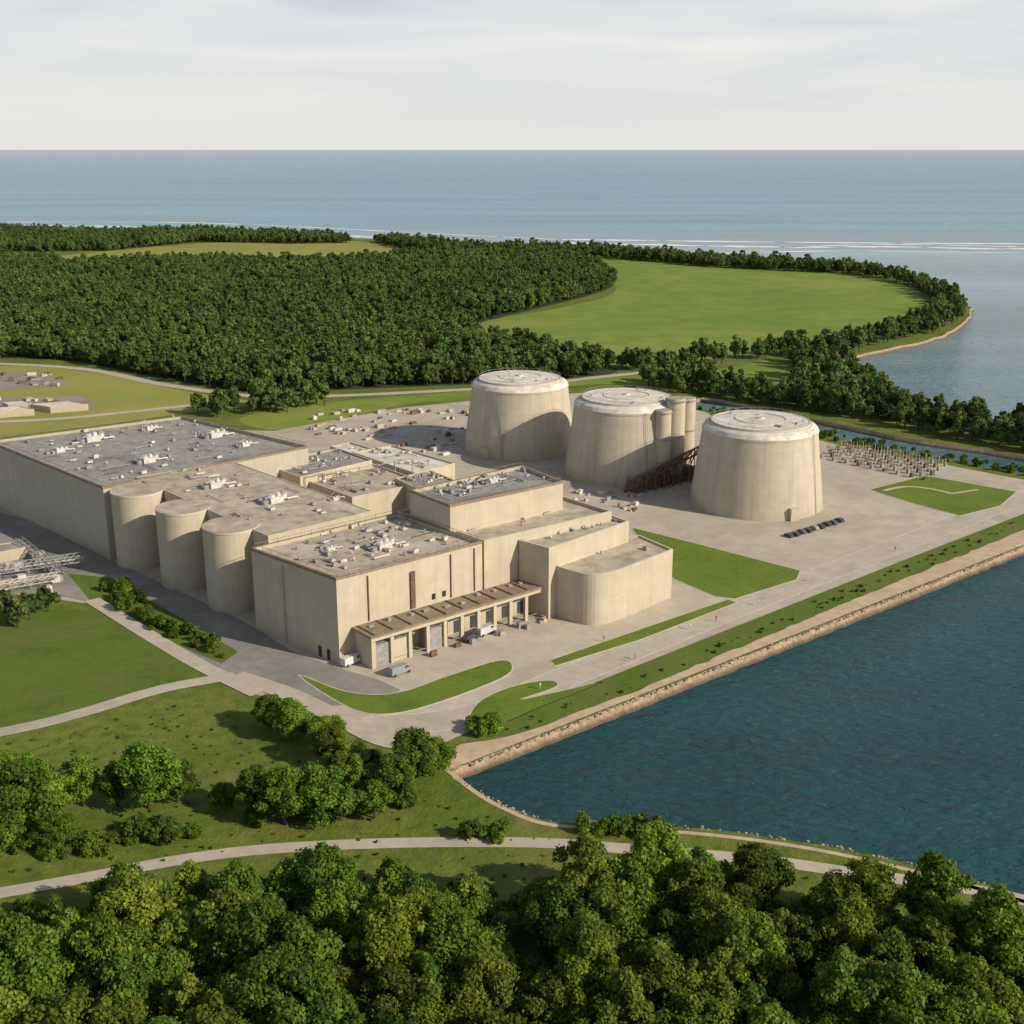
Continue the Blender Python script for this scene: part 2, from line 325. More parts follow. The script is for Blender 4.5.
def rough(pl,step,amp,seed):
    r=random.Random(seed);o=[]
    for a_,b_ in zip(pl,pl[1:]):
        n_=max(1,int(math.dist(a_,b_)/step))
        for i in range(n_): t=i/n_;o.append((a_[0]+(b_[0]-a_[0])*t+r.uniform(-amp,amp),a_[1]+(b_[1]-a_[1])*t+r.uniform(-amp,amp)))
    return o+[pl[-1]]
quay_r=rough(quay,2.5,.28,1)
near=smooth(GP([(449,775),(475,790),(505,806),(545,820),(600,823),(700,829),(800,842),(900,862),(1000,889),(1060,907),(1300,990)]),3,False)
land=rough(far,9,1.2,4)+quay_r+rough(near,2.5,.3,2)+[(260,60),(300,-400),(-1800,-400)]
sheet('ground',land,0,M_grass,(2.2,3.0),M_rock)
def foam(pl,w,seed):
    r=random.Random(seed);p=smooth(GP(pl,-1.8),14,False);n=len(p);i=0;vs=[];fs=[]
    while i<n-3:
        L_=r.randint(3,11)
        seg=p[i:i+L_+1]
        if len(seg)>2:
            off=r.uniform(-4,4)
            for j,q in enumerate(seg):
                t=j/(len(seg)-1);ww=w*math.sin(math.pi*t)**.6*r.uniform(.6,1.2)
                vs+=[(q[0],q[1]+off-ww/2,-1.74),(q[0],q[1]+off+ww/2+.02,-1.74)]
                if j: k=len(vs);fs.append((k-4,k-2,k-1,k-3))
        i+=L_-(r.random()<.7)
    me=bpy.data.meshes.new('surf_foam');me.from_pydata(vs,[],fs);me.materials.append(M_foam);obj('surf_foam',me)
foam([(560,243),(640,244.5),(760,247),(900,247),(1024,249),(1300,250)],24,1)
foam([(560,239.5),(640,240.5),(800,242.5),(1024,244),(1300,245)],20,2)
foam([(-100,225.5),(90,226),(250,231),(350,236),(450,241),(560,246.5),(640,252)],22,3)
foam([(700,254),(840,251),(1000,252.5),(1250,253)],10,4)
foam([(0,222),(200,223),(420,233),(560,239.5)],13,5)
foam([(780,247),(900,244.5),(1024,246.5),(1250,247)],14,6)
# fields
sheet('meadow',smooth(GP([(474,326),(560,308),(612,294),(608,278),(566,258),(640,257),(760,264),(860,272),(905,286),(926,304),(905,325),(830,346),(720,358),(620,366),(560,352)]),4),.02,M_meadow)
sheet('meadow',smooth(GP([(20,262),(120,250),(230,242),(340,240),(440,253),(470,256),(330,263),(150,266)]),4),.02,M_meadow_y)
sheet('meadow',smooth(GP([(-200,372),(0,366),(90,372),(180,390),(260,404),(190,412),(60,430),(-200,450)]),4),.02,M_meadow_y)
sheet('meadow',smooth(GP([(240,418),(330,402),(470,391),(620,376),(690,374),(780,360),(800,385),(700,392),(600,384),(480,398),(400,405),(290,430)]),4),.02,M_meadow)
for pl in ([(500,330),(700,312),(905,300)],[(560,350),(740,338),(880,322)],[(600,262),(760,285),(910,310)]): strip('field_track',GP(pl),1.2,.04,M_meadow_y)
M_gl=mat('grey_gravel',(.27,.24,.215),(.36,.33,.30),.05,(.16,.135,.12),.1,.6)
sheet('gravel_lot',GP([(-100,374),(30,372),(72,383),(60,387),(-100,394)]),.05,M_gl)
sheet('gravel_lot',GP([(-100,400),(78,396),(96,403),(92,408),(-100,418)]),.055,M_gl)
sheet('sandy_field',GP([(-100,248),(10,246),(22,250),(-100,256)]),.05,M_sand)
sheet('sandy_field',GP([(-100,308),(6,306),(18,314),(2,319),(-100,322)]),.05,M_sand)
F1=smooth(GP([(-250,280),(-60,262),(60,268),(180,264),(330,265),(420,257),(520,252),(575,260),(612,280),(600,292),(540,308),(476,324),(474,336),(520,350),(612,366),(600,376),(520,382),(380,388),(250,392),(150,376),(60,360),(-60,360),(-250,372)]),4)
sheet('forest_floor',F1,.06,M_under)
# roads
strip('access_road',GP([(-200,360),(0,364),(90,370),(160,384),(250,396),(330,396),(440,391),(520,386),(600,377),(650,372)]),6,.09,M_road)
strip('access_road',GP([(-100,425),(40,420),(130,412),(240,400)]),5,.085,M_road)
plat=GP([(-260,500),(-40,446),(110,427),(275,431),(400,408),(470,401),(580,393),(650,388),(700,411),(830,443),(930,462),(1024,480),(1110,497),(1115,506),(1024,516),(900,563),(700,642),(560,698),(490,722),(440,745),(385,740),(330,718),(235,688),(160,650),(90,604),(0,592),(-260,580)])
sheet('concrete_apron',plat,.06,M_pave)
sheet('asphalt_road_shaded',smooth(GP([(-260,520),(0,513),(110,560),(240,620),(300,655),(400,690),(330,706),(235,682),(150,640),(90,603),(0,592),(-260,575)]),3),.10,M_asph_shaded)  # road sheet with the hall's shade put into its dark tone
sheet('grass_verge',GP([(1115,503),(1024,514),(900,562),(700,641),(560,697),(492,722),(470,738),(520,735),(640,690),(820,614),(1024,530),(1120,500)]),.12,M_lawn_d)
sheet('promenade',rough(GP([(1135,500),(1024,530),(820,614),(640,690),(520,735),(462,745),(448,752)]),3,.35,6)+GP([(450,770),(1024,545),(1137,500)]),.14,M_sand)
sr=GP([(360,728),(470,716),(560,680),(700,623),(860,560),(1024,497),(1100,470)])
strip('service_road',sr,9,.10,M_road)
M_paint=mat('road_paint',(.62,.61,.57),(.7,.69,.65),1,(.4,.38,.34),.8,.7)
strip('edge_line',sr,(4.5,4.25),.108,M_paint);strip('edge_line',sr,(-4.25,-4.5),.108,M_paint)
# lawns
lawn('lawn',[(632,528),(700,545),(800,571),(796,580),(735,599),(716,597),(674,579),(650,555)],sm=False)
lawn('lawn',[(300,676),(345,692),(395,694),(450,676),(500,661),(512,667),(500,679),(440,702),(390,714),(350,708)])
lawn('lawn',[(478,704),(510,688),(548,681),(556,687),(520,700),(560,692),(600,683),(540,707),(500,724),(470,726)])
lawn('lawn',[(870,490),(925,476),(1016,492),(1000,506),(960,516),(915,504)],sm=False)
lawn('lawn',[(550,661),(640,630),(728,600),(736,603),(640,640),(556,666)],sm=False)
strip('footpath',GP([(884,491),(905,487),(930,489),(952,494)]),1.6,.16,M_sand,4)
strip('footpath',GP([(952,494),(978,490)]),1.3,.165,M_sand,1)
sheet('lawn',GP([(-300,625),(0,610),(92,611),(150,641),(200,671),(130,694),(60,716),(0,729),(-300,770)]),.09,M_lawn_d)
sheet('lawn',GP([(68,574),(110,578),(170,612),(238,652),(222,664),(150,634),(92,603)]),.12,M_lawn_d)
strip('footpath',GP([(-200,770),(0,733),(80,714),(160,690),(235,676)]),4,.16,M_road)
strip('footpath',GP([(92,600),(150,636),(205,668),(258,694)]),4,.155,M_road)
strip('footpath',GP([(235,676),(290,695),(345,722),(390,742),(440,744)]),5,.165,M_road)
strip('country_road',GP([(-250,935),(0,893),(90,877),(180,860),(270,849),(400,843),(540,843),(640,850),(760,860),(860,874),(1000,895),(1200,945)]),3.0,.05,M_road)
strip('shore_path',GP([(445,768),(475,792),(505,809),(545,824),(600,828),(700,834),(800,847),(900,868),(1000,895),(1060,912)]),1.0,.05,M_sand)
# ================= TREES =================
def tree(name,seed,h,cr,nl,ls,coll,leaf,lobes=22,trunk=.3,bushy=False):
    r=np.random.default_rng(seed); rr=random.Random(seed)
    V=[];Fc=[];MI=[];T=[]
    def cone(a,b,r0,r1,n=7):
        a=Vector(a);b=Vector(b);d=(b-a).normalized();up=Vector((1,0,0)) if abs(d.z)>.9 else Vector((0,0,1));x=d.cross(up).normalized();y=d.cross(x);k=len(V)
        for i in range(n):
            t=2*math.pi*i/n;o=x*math.cos(t)+y*math.sin(t);V.append(tuple(a+o*r0));V.append(tuple(b+o*r1));T.extend((0,0))
        for i in range(n):
            j=(i+1)%n;Fc.append((k+2*i,k+2*j,k+2*j+1,k+2*i+1));MI.append(1)
    zc=h*(.56 if not bushy else .5); rz=h*(.44 if not bushy else .5)
    cone((0,0,-.3),(0,0,h*.35),trunk*h/10,trunk*.7*h/10); cone((0,0,h*.35),(rr.uniform(-.4,.4),rr.uniform(-.4,.4),h*.8),trunk*.7*h/10,.06)
    LB=[];sx_,sy_=rr.uniform(.8,1.1),rr.uniform(.85,1.15)
    for i in range(lobes):
        th=2*math.pi*(i*.618+rr.random()*.35); zz=-0.75+1.75*((i+.5)/lobes); zz+=rr.uniform(-.18,.18)
        rad=math.sqrt(max(.02,1-min(1,abs(zz))**2))*rr.uniform(.3,.95)
        lr=cr*rr.uniform(.15,.36)*(1 if zz<.6 else .75)
        p=(cr*rad*math.cos(th)*sx_,cr*rad*math.sin(th)*sy_,zc+rz*zz*.84); LB.append((p,lr,rr.random()))
        if i%3==0: cone((0,0,h*rr.uniform(.25,.5)),p,.09*h/10,.03,5)
    LB.append(((0,0,zc),cr*.5,.1))
    P=np.array([l[0] for l in LB]);R=np.array([l[1] for l in LB]);TI=np.array([l[2] for l in LB])
    w=R**2;w/=w.sum(); k=r.choice(len(LB),nl,p=w)
    d=r.normal(size=(nl,3)); d[:,2]+=.25; d/=np.linalg.norm(d,axis=1)[:,None]
    rad=R[k]*(.65+.6*r.random(nl)); pos=P[k]+d*rad[:,None]*np.array([1,1,.95])
    pos+=r.normal(size=(nl,3))*cr*.035
    pos[:,2]=np.maximum(pos[:,2],.15)
    n=d+r.normal(size=(nl,3))*.6; n[:,2]+=.25; n/=np.linalg.norm(n,axis=1)[:,None]
    t=np.cross(n,r.normal(size=(nl,3)));t/=np.linalg.norm(t,axis=1)[:,None];b=np.cross(n,t)
    s=ls*(.5+1.0*r.random(nl))[:,None]
    q=np.stack([pos+t*s,pos+b*s*.7,pos-t*s,pos-b*s*.7],1).reshape(-1,3)
    tint=np.repeat(np.clip(.5*TI[k]+.5*r.random(nl)**1.5,0,1),4)
    for (p,lr,ti) in LB:
        base=len(V)
        for i in range(5):
            for j in range(8):
                a=math.pi*(i+.5)/5;bb=2*math.pi*j/8;g=lr*.55*rr.uniform(.7,1.1)
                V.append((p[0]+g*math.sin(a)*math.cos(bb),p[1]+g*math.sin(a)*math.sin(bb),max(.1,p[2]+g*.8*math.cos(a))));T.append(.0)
        for i in range(4):
            for j in range(8):
                jj=(j+1)%8;Fc.append((base+i*8+j,base+(i+1)*8+j,base+(i+1)*8+jj,base+i*8+jj));MI.append(0)
    nv=len(V);V+=q.tolist();T+=tint.tolist()
    Fc+=[(nv+4*i,nv+4*i+1,nv+4*i+2,nv+4*i+3) for i in range(nl)];MI+=[0]*nl
    me=bpy.data.meshes.new(name);me.from_pydata(V,[],Fc);me.materials.append(leaf);me.materials.append(M_bark)
    me.polygons.foreach_set('material_index',MI);at=me.attributes.new('tint','FLOAT','POINT');at.data.foreach_set('value',T);me.update()
    o=bpy.data.objects.new(name,me);coll.objects.link(o);return o
def newcoll(n): c=bpy.data.collections.new(n);ROOT.children.link(c);return c
C_near=newcoll('broadleaf_trees');C_far=newcoll('woodland_trees');C_bush=newcoll('bushes')
near_t=[tree('deciduous_tree',10+i,[11,13,9.5,14,11.5,9.5,12.5,10.5][i],[4.3,4.6,4.2,4.2,5.2,3.5,3.6,4.8][i],[11000,12500,10000,12500,12500,8500,10500,12000][i],.23,C_near,M_leafA,[38,44,34,48,44,30,40,38][i]) for i in range(8)]
far_t=[tree('woodland_tree',50+i,[9.5,11.5,8.5,10,10][i],[3.4,3.6,3.7,3.0,4.1][i],1000,.55,C_far,M_leafF,13) for i in range(5)]
bush_t=[tree('bush',80+i,[2.6,3.2,2.0][i],[2.0,2.3,1.9][i],1800,.2,C_bush,M_leafA,12,.12,True) for i in range(3)]
def scatter(name,pts,coll,lo,hi,seed=1):
    rr=random.Random(seed);me=bpy.data.meshes.new(name);me.from_pydata([(x,y,0) for x,y in pts],[],[])
    n=len(pts)
    a=me.attributes.new('scl','FLOAT','POINT');a.data.foreach_set('value',[rr.uniform(lo,hi) for _ in range(n)])
    a=me.attributes.new('rz','FLOAT','POINT');a.data.foreach_set('value',[rr.uniform(0,6.28) for _ in range(n)])
    a=me.attributes.new('idx','INT','POINT');a.data.foreach_set('value',[rr.randrange(100) for _ in range(n)])
    o=obj(name,me);ng=bpy.data.node_groups.new(name,'GeometryNodeTree')
    ng.interface.new_socket('Geometry',in_out='INPUT',socket_type='NodeSocketGeometry');ng.interface.new_socket('Geometry',in_out='OUTPUT',socket_type='NodeSocketGeometry')
    N=ng.nodes;L=ng.links;gi=N.new('NodeGroupInput');go=N.new('NodeGroupOutput');ip=N.new('GeometryNodeInstanceOnPoints');ci=N.new('GeometryNodeCollectionInfo')
    ci.inputs['Collection'].default_value=coll;ci.inputs['Separate Children'].default_value=True;ci.inputs['Reset Children'].default_value=True
    def na(nm,ty):
        q=N.new('GeometryNodeInputNamedAttribute');q.data_type=ty;q.inputs['Name'].default_value=nm;return q.outputs['Attribute']
    cx=N.new('ShaderNodeCombineXYZ');L.new(na('rz','FLOAT'),cx.inputs['Z'])
    L.new(gi.outputs[0],ip.inputs['Points']);L.new(ci.outputs[0],ip.inputs['Instance']);ip.inputs['Pick Instance'].default_value=True
    L.new(na('idx','INT'),ip.inputs['Instance Index']);L.new(cx.outputs[0],ip.inputs['Rotation']);L.new(na('scl','FLOAT'),ip.inputs['Scale']);L.new(ip.outputs[0],go.inputs[0])
    md=o.modifiers.new('inst','NODES');md.node_group=ng;return o
def fill(p,sp,seed=1,jit=.45,keep=1.0):
    rr=random.Random(seed);xs=[a for a,_ in p];ys=[b for _,b in p];out=[];y=min(ys);row=0
    while y<max(ys):
        x=min(xs)+(row%2)*sp/2
        while x<max(xs):
            a=x+rr.uniform(-jit,jit)*sp;b=y+rr.uniform(-jit,jit)*sp
            if rr.random()<keep and inpoly(a,b,p): out.append((a,b))
            x+=sp
        y+=sp*.87;row+=1
    return out
pts=fill(F1,5.7,2,.55,.94)
bands=[[(-300,236),(0,231),(100,236),(200,233),(330,238),(352,243),(300,244),(200,242),(110,251),(0,252),(-300,262)],
 [(372,241),(420,243),(470,250),(520,251),(450,254),(400,249)],
 [(500,249),(600,252),(720,263),(850,269),(925,285),(962,303),(964,318),(935,334),(880,345),(838,360),(850,372),(900,404),(960,418),(1024,432),(1180,466),(1180,480),(1024,452),(920,434),(850,418),(780,403),(800,385),(790,360),(820,352),(880,337),(925,318),(938,304),(905,284),(850,274),(720,268),(600,258)],
 [(640,380),(700,384),(800,404),(850,418),(780,408),(700,396),(650,390)],
 [(-100,262),(60,262),(60,268),(-100,270)],
 [(195,412),(230,406),(330,402),(335,406),(260,416),(205,419)],
 [(600,366),(680,362),(800,350),(800,355),(700,366),(640,372)]]
for i,b in enumerate(bands): pts+=fill(GP(b),6.2,10+i,.5,keep=.95 if i<5 else .7)
scatter('woodland',pts,C_far,.55,1.3,4)
FW=GP([(-250,1010),(0,965),(60,945),(120,925),(200,915),(330,915),(420,930),(500,940),(600,925),(690,905),(760,905),(850,935),(930,945),(1024,972),(1150,1010),(1300,1240),(-500,1240)])
scatter('foreground_woodland',fill(FW,6.2,7,.5),C_near,.6,1.2,8)
scatter('woodland_edge_shrubs',fill(GP([(-100,925),(60,905),(200,885),(330,880),(500,895),(640,885),(760,885),(860,900),(1000,925),(1024,950),(850,940),(600,925),(330,925),(100,930)]),4,9,.5,.6),C_bush,.7,1.7,9)
spots=[(150,808,1.25),(20,834,1.15),(292,738,1.0),(412,788,1.0),(318,822,1.0),(375,818,.85),
 (52,828,.95),(-10,800,1.1),(84,806,.8),(5,850,.8),(345,775,.75),(358,800,.8),(255,816,.8),(285,824,.9),(226,808,.6),(118,806,.75),(178,802,.7),(325,748,.7),(270,728,.75),(434,776,.8),(395,804,.8),(300,802,.75),(60,848,.6),(-40,840,1.2),(700,905,.8),(330,765,.7),(35,806,.9),(340,820,.8),(-20,770,.9),(310,735,.6),(760,900,.95),(740,905,.8)]
rr=random.Random(5)
for i,(u,v,sc) in enumerate(spots):
    if i<8:o=near_t[i]
    else:
        o=bpy.data.objects.new('deciduous_tree',near_t[rr.randrange(8)].data);ROOT.objects.link(o)
    x,y=G(u,v);o.location=(x,y,0);o.scale=(sc*1.08,sc*1.08,sc*.86);o.rotation_euler[2]=rr.uniform(0,6)
for o,(u,v) in zip(far_t,[(30,620),(8,624),(48,612),(-10,612),(18,628)]): o.location=(*G(u,v),0);o.scale=(.78,)*3
for o,(u,v) in zip(bush_t,[(484,733),(470,838),(640,832)]): o.location=(*G(u,v),0)
bp=fill(GP([(85,850),(130,832),(205,828),(215,838),(140,846),(95,856)]),2.6,3)+fill(GP([(0,850),(80,845),(90,860),(0,862)]),3,5,keep=.8)
bp+=fill(GP([(340,745),(440,790),(400,812),(340,825),(260,828),(215,815),(300,800),(350,790)]),4.0,6,keep=.7)
bp+=fill(GP([(575,826),(655,830),(650,838),(580,834)]),2.2,4)+fill(GP([(462,835),(500,832),(505,842),(470,845)]),2.2,4)
bp+=fill(GP([(100,590),(120,586),(170,614),(232,654),(222,660),(150,630)]),2.6,8,keep=.4)
bp+=fill(GP([(474,722),(500,727),(495,735),(470,735)]),2,3)
scatter('shrub_bank',bp,C_bush,.4,1.25,6)
bp=fill(GP([(1024,519),(820,600),(640,678),(500,728),(480,738),(520,733),(640,687),(820,611),(1024,528)]),2.0,3,.5,keep=.35)
scatter('verge_shrubs',bp,C_bush,.08,.34,7)
bp=fill(GP([(700,406),(830,434),(930,453),(1024,470),(1100,486),(1100,492),(1024,476),(930,459),(830,440),(700,411)]),3.5,3,keep=.6)
scatter('canal_bank_shrubs',bp,C_bush,.4,1.0,7)
bp=fill(GP([(0,745),(200,700),(320,740),(440,800),(540,835),(640,845),(300,845),(0,885)]),2.6,12,.5,.4)+fill(GP([(300,855),(640,855),(860,880),(900,890),(640,885),(300,880)]),2.2,13,.5,.45)
scatter('grass_tussocks',bp,C_bush,.05,.2,14)
# ================= BUILDINGS =================
B=empty('turbine_hall_building')
big=[(-12,441),(103,487),(308,446),(182,416)]
pB=block(B,big,20.2,wall=M_wallg,roof=M_roofg,rim=M_rim)
rooftop(B,big,20.2,1,70,16)
for u,v,s in ((92,441,1.3),(215,437,1.2),(148,462,1.1),(60,452,.8),(245,446,.8),(150,430,.8)): plantroom(B,u,v,20.2,s)
B=empty('silo_building')
sb=[(135,477),(232,461),(372,511),(268,536)]
block(B,sb,20.6,par=.15,th=.3,roof=M_roofb); rooftop(B,sb,20.6,3,26,8)
for u,v,s in ((215,487,1.1),(275,502,1.2),(335,500,.5)): plantroom(B,u,v,20.6,s)
for u,v in ((137,489.5),(183,506.5),(231,524.5)):
    x,y=G(u,v,20.8);mb=MB();mb.cyl((x,y,0),7.0,7.0,20.3,64,0,cap=False);mb.make('silo_wall',[M_wall],B,True)
    mb=MB();mb.cyl((x,y,20.3),7.12,7.12,.55,64,0,cap=False);mb.quad([(x+7.12*math.cos(i*math.tau/64),y+7.12*math.sin(i*math.tau/64),20.85) for i in range(64)],[(0,0)]*64,1);mb.make('silo_cap',[M_kerb,M_roofb],B)
B=empty('auxiliary_building')
fb=[(251,548),(336,578),(482,541),(396,513)]
pF=block(B,fb,19.6,roof=M_roofb,rim=M_rim); rooftop(B,fb,19.6,5,60,12)
plantroom(B,383,548,19.6,1.1);plantroom(B,330,551,19.6,.6)
mid=[(397,511),(484,540.5),(612,511),(525,484)]
block(B,mid,19.3,roof=M_roofb); rooftop(B,mid,19.3,6,12,3)
up=[(410,490),(450,505),(563,481),(522,465)]
block(B,up,26.3,z0=19,roof=M_roofg,rim=M_rim); rooftop(B,up,26.3,7,36,5); plantroom(B,492,483,26.3,.8)
r3=[(519,540),(549,548),(629,521),(597,510)]
block(B,r3,17.5); rooftop(B,r3,17.5,8,12,1); plantroom(B,560,526,17.5,.6)
rb=[(528,556),(560,567),(575,571.5),(588,574),(600,574),(612,571.5),(625,567.5),(673,549),(640,535),(560,540)]
pr=GP(rb,13.2); block(B,None,12.7,world=[*[pr[0]],*smooth(pr[1:7],3,False),*pr[7:]],roof=M_roofb,par=.5); rooftop(B,rb,12.7,21,8,1)
a=Vector(G(336,578,20.5));b=Vector(G(482,541,20.5));e=(b-a).normalized();nrm=Vector((e.y,-e.x))
ang=math.atan2(e.y,e.x)
def fa(t,o=0): q=a+e*t+nrm*o;return (q.x,q.y)
Lf=(b-a).length
P=empty('entrance_portico');mb=MB()
L0,L1,dp,hp=4.0,Lf+14,7.0,7.6
def rect(t0,t1,o0,o1): return [fa(t0,o0),fa(t1,o0),fa(t1,o1),fa(t0,o1)]
mb.prism(rect(L0-.6,L1,.05,dp+.8),hp,hp+.5,1,1); mb.prism(rect(L0-.3,L1-.2,dp-.2,dp+.5),hp-.9,hp,0,0)
mb.prism(rect(L0,L0+.6,.05,dp),0.06,hp,0,0); mb.prism(rect(L0+.62,L1-.3,.05,2.2),.06,hp,0,0)
n=10
for i in range(n+1):
    t=L0+.7+(L1-L0-1.6)*i/n; mb.prism(rect(t-.45,t+.45,dp-.9,dp-.1),.06,hp-.9,0,0)
    mb.beam((*fa(t,.5),hp+.6),(*fa(t,dp+.3),hp+.6),.3,4)
for i in range(n):
    t=L0+.7+(L1-L0-1.6)*(i+.5)/n; w=(L1-L0)/n*.3
    if i in (0,1,3): mb.prism(rect(t-w*1.1,t+w*1.1,2.2,dp-.6),.06,hp-2.4,3 if i!=1 else 0,3)
    mb.prism(rect(t-w,t+w,2.25,2.35),.3,3.4,2,2); mb.prism(rect(t-w,t+w,2.25,2.35),4.3,5.8,2,2)
    mb.prism(rect(t-w-.2,t+w+.2,dp-.55,dp-.45),.9,1.05,3,3)
    mb.box((*fa(t+rr.uniform(-1,1),rr.uniform(1.5,5)),hp+.5),(rr.uniform(.5,1.6),.8,rr.uniform(.3,.8)),ang,3)
for i in range(12): mb.box((*fa(L0+rr.uniform(2,L1-6),dp+rr.uniform(1.5,4)),.06),(rr.uniform(.6,1.8),rr.uniform(.6,1.2),rr.uniform(.5,1.5)),ang,rr.choice((0,3,4)))
mb.make('portico_structure',[M_wall,M_rim,M_glass,M_steel,M_brown],P)
mb=MB()
for t in (20,): mb.prism(rect(t-.6,t+.6,.03,.5),8.6,17.5,0,0)
for t in (8,31,38): mb.prism(rect(t-.12,t+.12,.03,.3),8.5,19.2,0,0)
for t in (26,29): mb.prism(rect(t-.5,t+.5,.02,.12),9.2,10.6,1,1)
a2=Vector(G(251,548,20.5));e2=(Vector(G(336,578,20.5))-a2).normalized();n2=Vector((e2.y,-e2.x))
def fb2(t,o): q=a2+e2*t+n2*o;return (q.x,q.y)
for t in (24,27): mb.prism([fb2(t-.5,.02),fb2(t+.5,.02),fb2(t+.5,.12),fb2(t-.5,.12)],.1,2.6,1,1)
mb.pipe([(*fb2(12,.4),.1),(*fb2(12,.4),19)],.12,2)
mb.make('wall_ducts',[M_brown,M_dark,M_steel],B)
B=empty('service_building')
for px,h,rf in (([(262,463),(338,448),(372,460),(300,477)],15,M_roofg),([(300,478),(372,463),(425,482),(352,497)],13,M_roofb),([(352,452),(392,445),(455,463),(415,473)],10,M_lid),([(330,446),(350,442),(385,452),(365,458)],8,M_lid),([(395,478),(430,470),(455,480),(420,490)],14,M_roofg),([(240,456),(262,452),(280,460),(262,466)],17,M_roofg)):
    block(B,px,h,roof=rf,par=.5,th=.35); rooftop(B,px,h,int(px[0][0]),20,4)
mb=MB()
for i in range(6):
    x,y=G(305+i*18,478-i*3,15); mb.pipe([(x,y,12),(x,y,15.2),(x+5,y+5,15.2),(x+5,y+5,10)],.16,1)
mb.make('pipework',[M_white,M_steel],B)
def tower(x,y,k):
    T=empty('reactor_containment_tower')
    def rev(name,prof,m,sm=True,n=96):
        mb=MB()
        for (r0,z0),(r1,z1) in zip(prof,prof[1:]):
            for i in range(n):
                a_=math.tau*i/n;b_=math.tau*(i+1)/n;Q=lambda r,t,z:(x+r*math.cos(t),y+r*math.sin(t),z)
                if r1<.01: mb.quad([Q(r0,a_,z0),Q(r0,b_,z0),(x,y,z1)],[(a_*20+k*50,r0),(b_*20+k*50,r0),(a_*20+k*50,0)])
                else: mb.quad([Q(r0,a_,z0),Q(r0,b_,z0),Q(r1,b_,z1),Q(r1,a_,z1)],[(a_*20+k*50,z0),(b_*20+k*50,z0),(b_*20+k*50,z1),(a_*20+k*50,z1)])
        return mb.make(name,[m],T,sm)
    rev('shell_wall',[(21.2,0),(20.7,5),(20.1,10),(19.4,15),(18.7,20),(18.2,24.2)],M_tower)
    rev('ring_beam',[(18.1,24.2),(18.35,24.2),(18.35,24.9)],M_tower,False)
    rev('roof_slope',[(18.35,24.9),(17.6,26.1),(16.2,26.8)],M_lid,False)
    rev('roof_rim',[(16.2,26.8),(15.6,26.8),(15.6,27.4),(15.1,27.4),(15.1,27.3)],M_kerb,False)
    rev('roof_slab',[(15.1,27.3),(9,27.75),(0,28.0)],M_lid,False)
    rev('roof_ring',[(8.2,27.75),(8.2,27.95),(7.8,27.95),(7.8,27.8)],M_kerb,False)
    mb=MB();rr=random.Random(k)
    mb.cyl((x,y,27.9),1.4,1.2,.5,20,0)
    for i in range(9):
        t=rr.uniform(0,6.28);r=rr.uniform(3,13.5);mb.box((x+r*math.cos(t),y+r*math.sin(t),27.4),(rr.uniform(.4,1.2),rr.uniform(.4,.9),rr.uniform(.4,.8)),t,rr.choice((0,1)))
    for i in range(36):
        t=math.tau*i/36;t2=math.tau*(i+1)/36; mb.beam((x+15.3*math.cos(t),y+15.3*math.sin(t),27.3),(x+15.3*math.cos(t),y+15.3*math.sin(t),28.3),.07,1)
        mb.beam((x+15.3*math.cos(t),y+15.3*math.sin(t),28.3),(x+15.3*math.cos(t2),y+15.3*math.sin(t2),28.3),.07,1)
    t0=-1.9+k*.6
    for o in (-.3,.3):
        mb.beam((x+21.4*math.cos(t0)-o*math.sin(t0),y+21.4*math.sin(t0)+o*math.cos(t0),0),(x+18.6*math.cos(t0)-o*math.sin(t0),y+18.6*math.sin(t0)+o*math.cos(t0),25.5),.1,1)
    t0=-2.2+k*.5
    mb.box((x+20.9*math.cos(t0),y+20.9*math.sin(t0),0),(3,3,4),t0,2)
    mb.make('roof_fittings',[M_white,M_steel,M_wall],T)
tower(3,449,0);tower(40,413,1);tower(79.2,374.5,2)
B=empty('vent_stack');mb=MB()
SK=(((661,484),2.9,26),((673,480),3.5,29),((685,474),2.9,27.5))
for (u,v),r,h in SK:
    x,y=G(u,v);mb.cyl((x,y,0),r,r*.92,h,28,0)
mb.make('stack_shell',[M_tower],B,False)
mb=MB()
for (u,v),r,h in SK:
    x,y=G(u,v)
    for z in (8,16,h-1): mb.cyl((x,y,z),r*1.06,r*1.06,.4,28,0)
x,y=G(672,480);mb.pipe([(x-3,y-3,0),(x-3,y-3,18),(x-10,y-2,20)],.6,0)
mb.make('stack_bands',[M_steel],B)
B=empty('steel_conveyor_trestle');mb=MB()
p0=Vector((*G(630,496),0));p1=Vector((*G(700,480),0));N_=9
for i in range(N_):
    t=i/(N_-1);q=p0.lerp(p1,t);z=3+7*t
    for o in (-1.6,1.6):
        mb.beam((q.x+o*.5,q.y+o,0),(q.x+o*.5,q.y+o,z+2.4),.35)
        if i<N_-1:
            q2=p0.lerp(p1,(i+1)/(N_-1));z2=3+7*(i+1)/(N_-1)
            mb.beam((q.x+o*.5,q.y+o,z),(q2.x+o*.5,q2.y+o,z2),.4);mb.beam((q.x+o*.5,q.y+o,z+2.4),(q2.x+o*.5,q2.y+o,z2+2.4),.4)
            mb.beam((q.x+o*.5,q.y+o,z),(q2.x+o*.5,q2.y+o,z2+2.4),.25);mb.beam((q.x+o*.5,q.y+o,.2),(q2.x+o*.5,q2.y+o,z2),.22)
    mb.beam((q.x-.8,q.y-1.6,z),(q.x+.8,q.y+1.6,z),.3)
for i in range(5):
    q=p0.lerp(p1,.1+.18*i);mb.box((q.x,q.y+4,0),(4,4,3+i%3*2),SA)
mb.make('trestle_frame',[M_brown],B)
B=empty('electrical_switchyard');mb=MB()
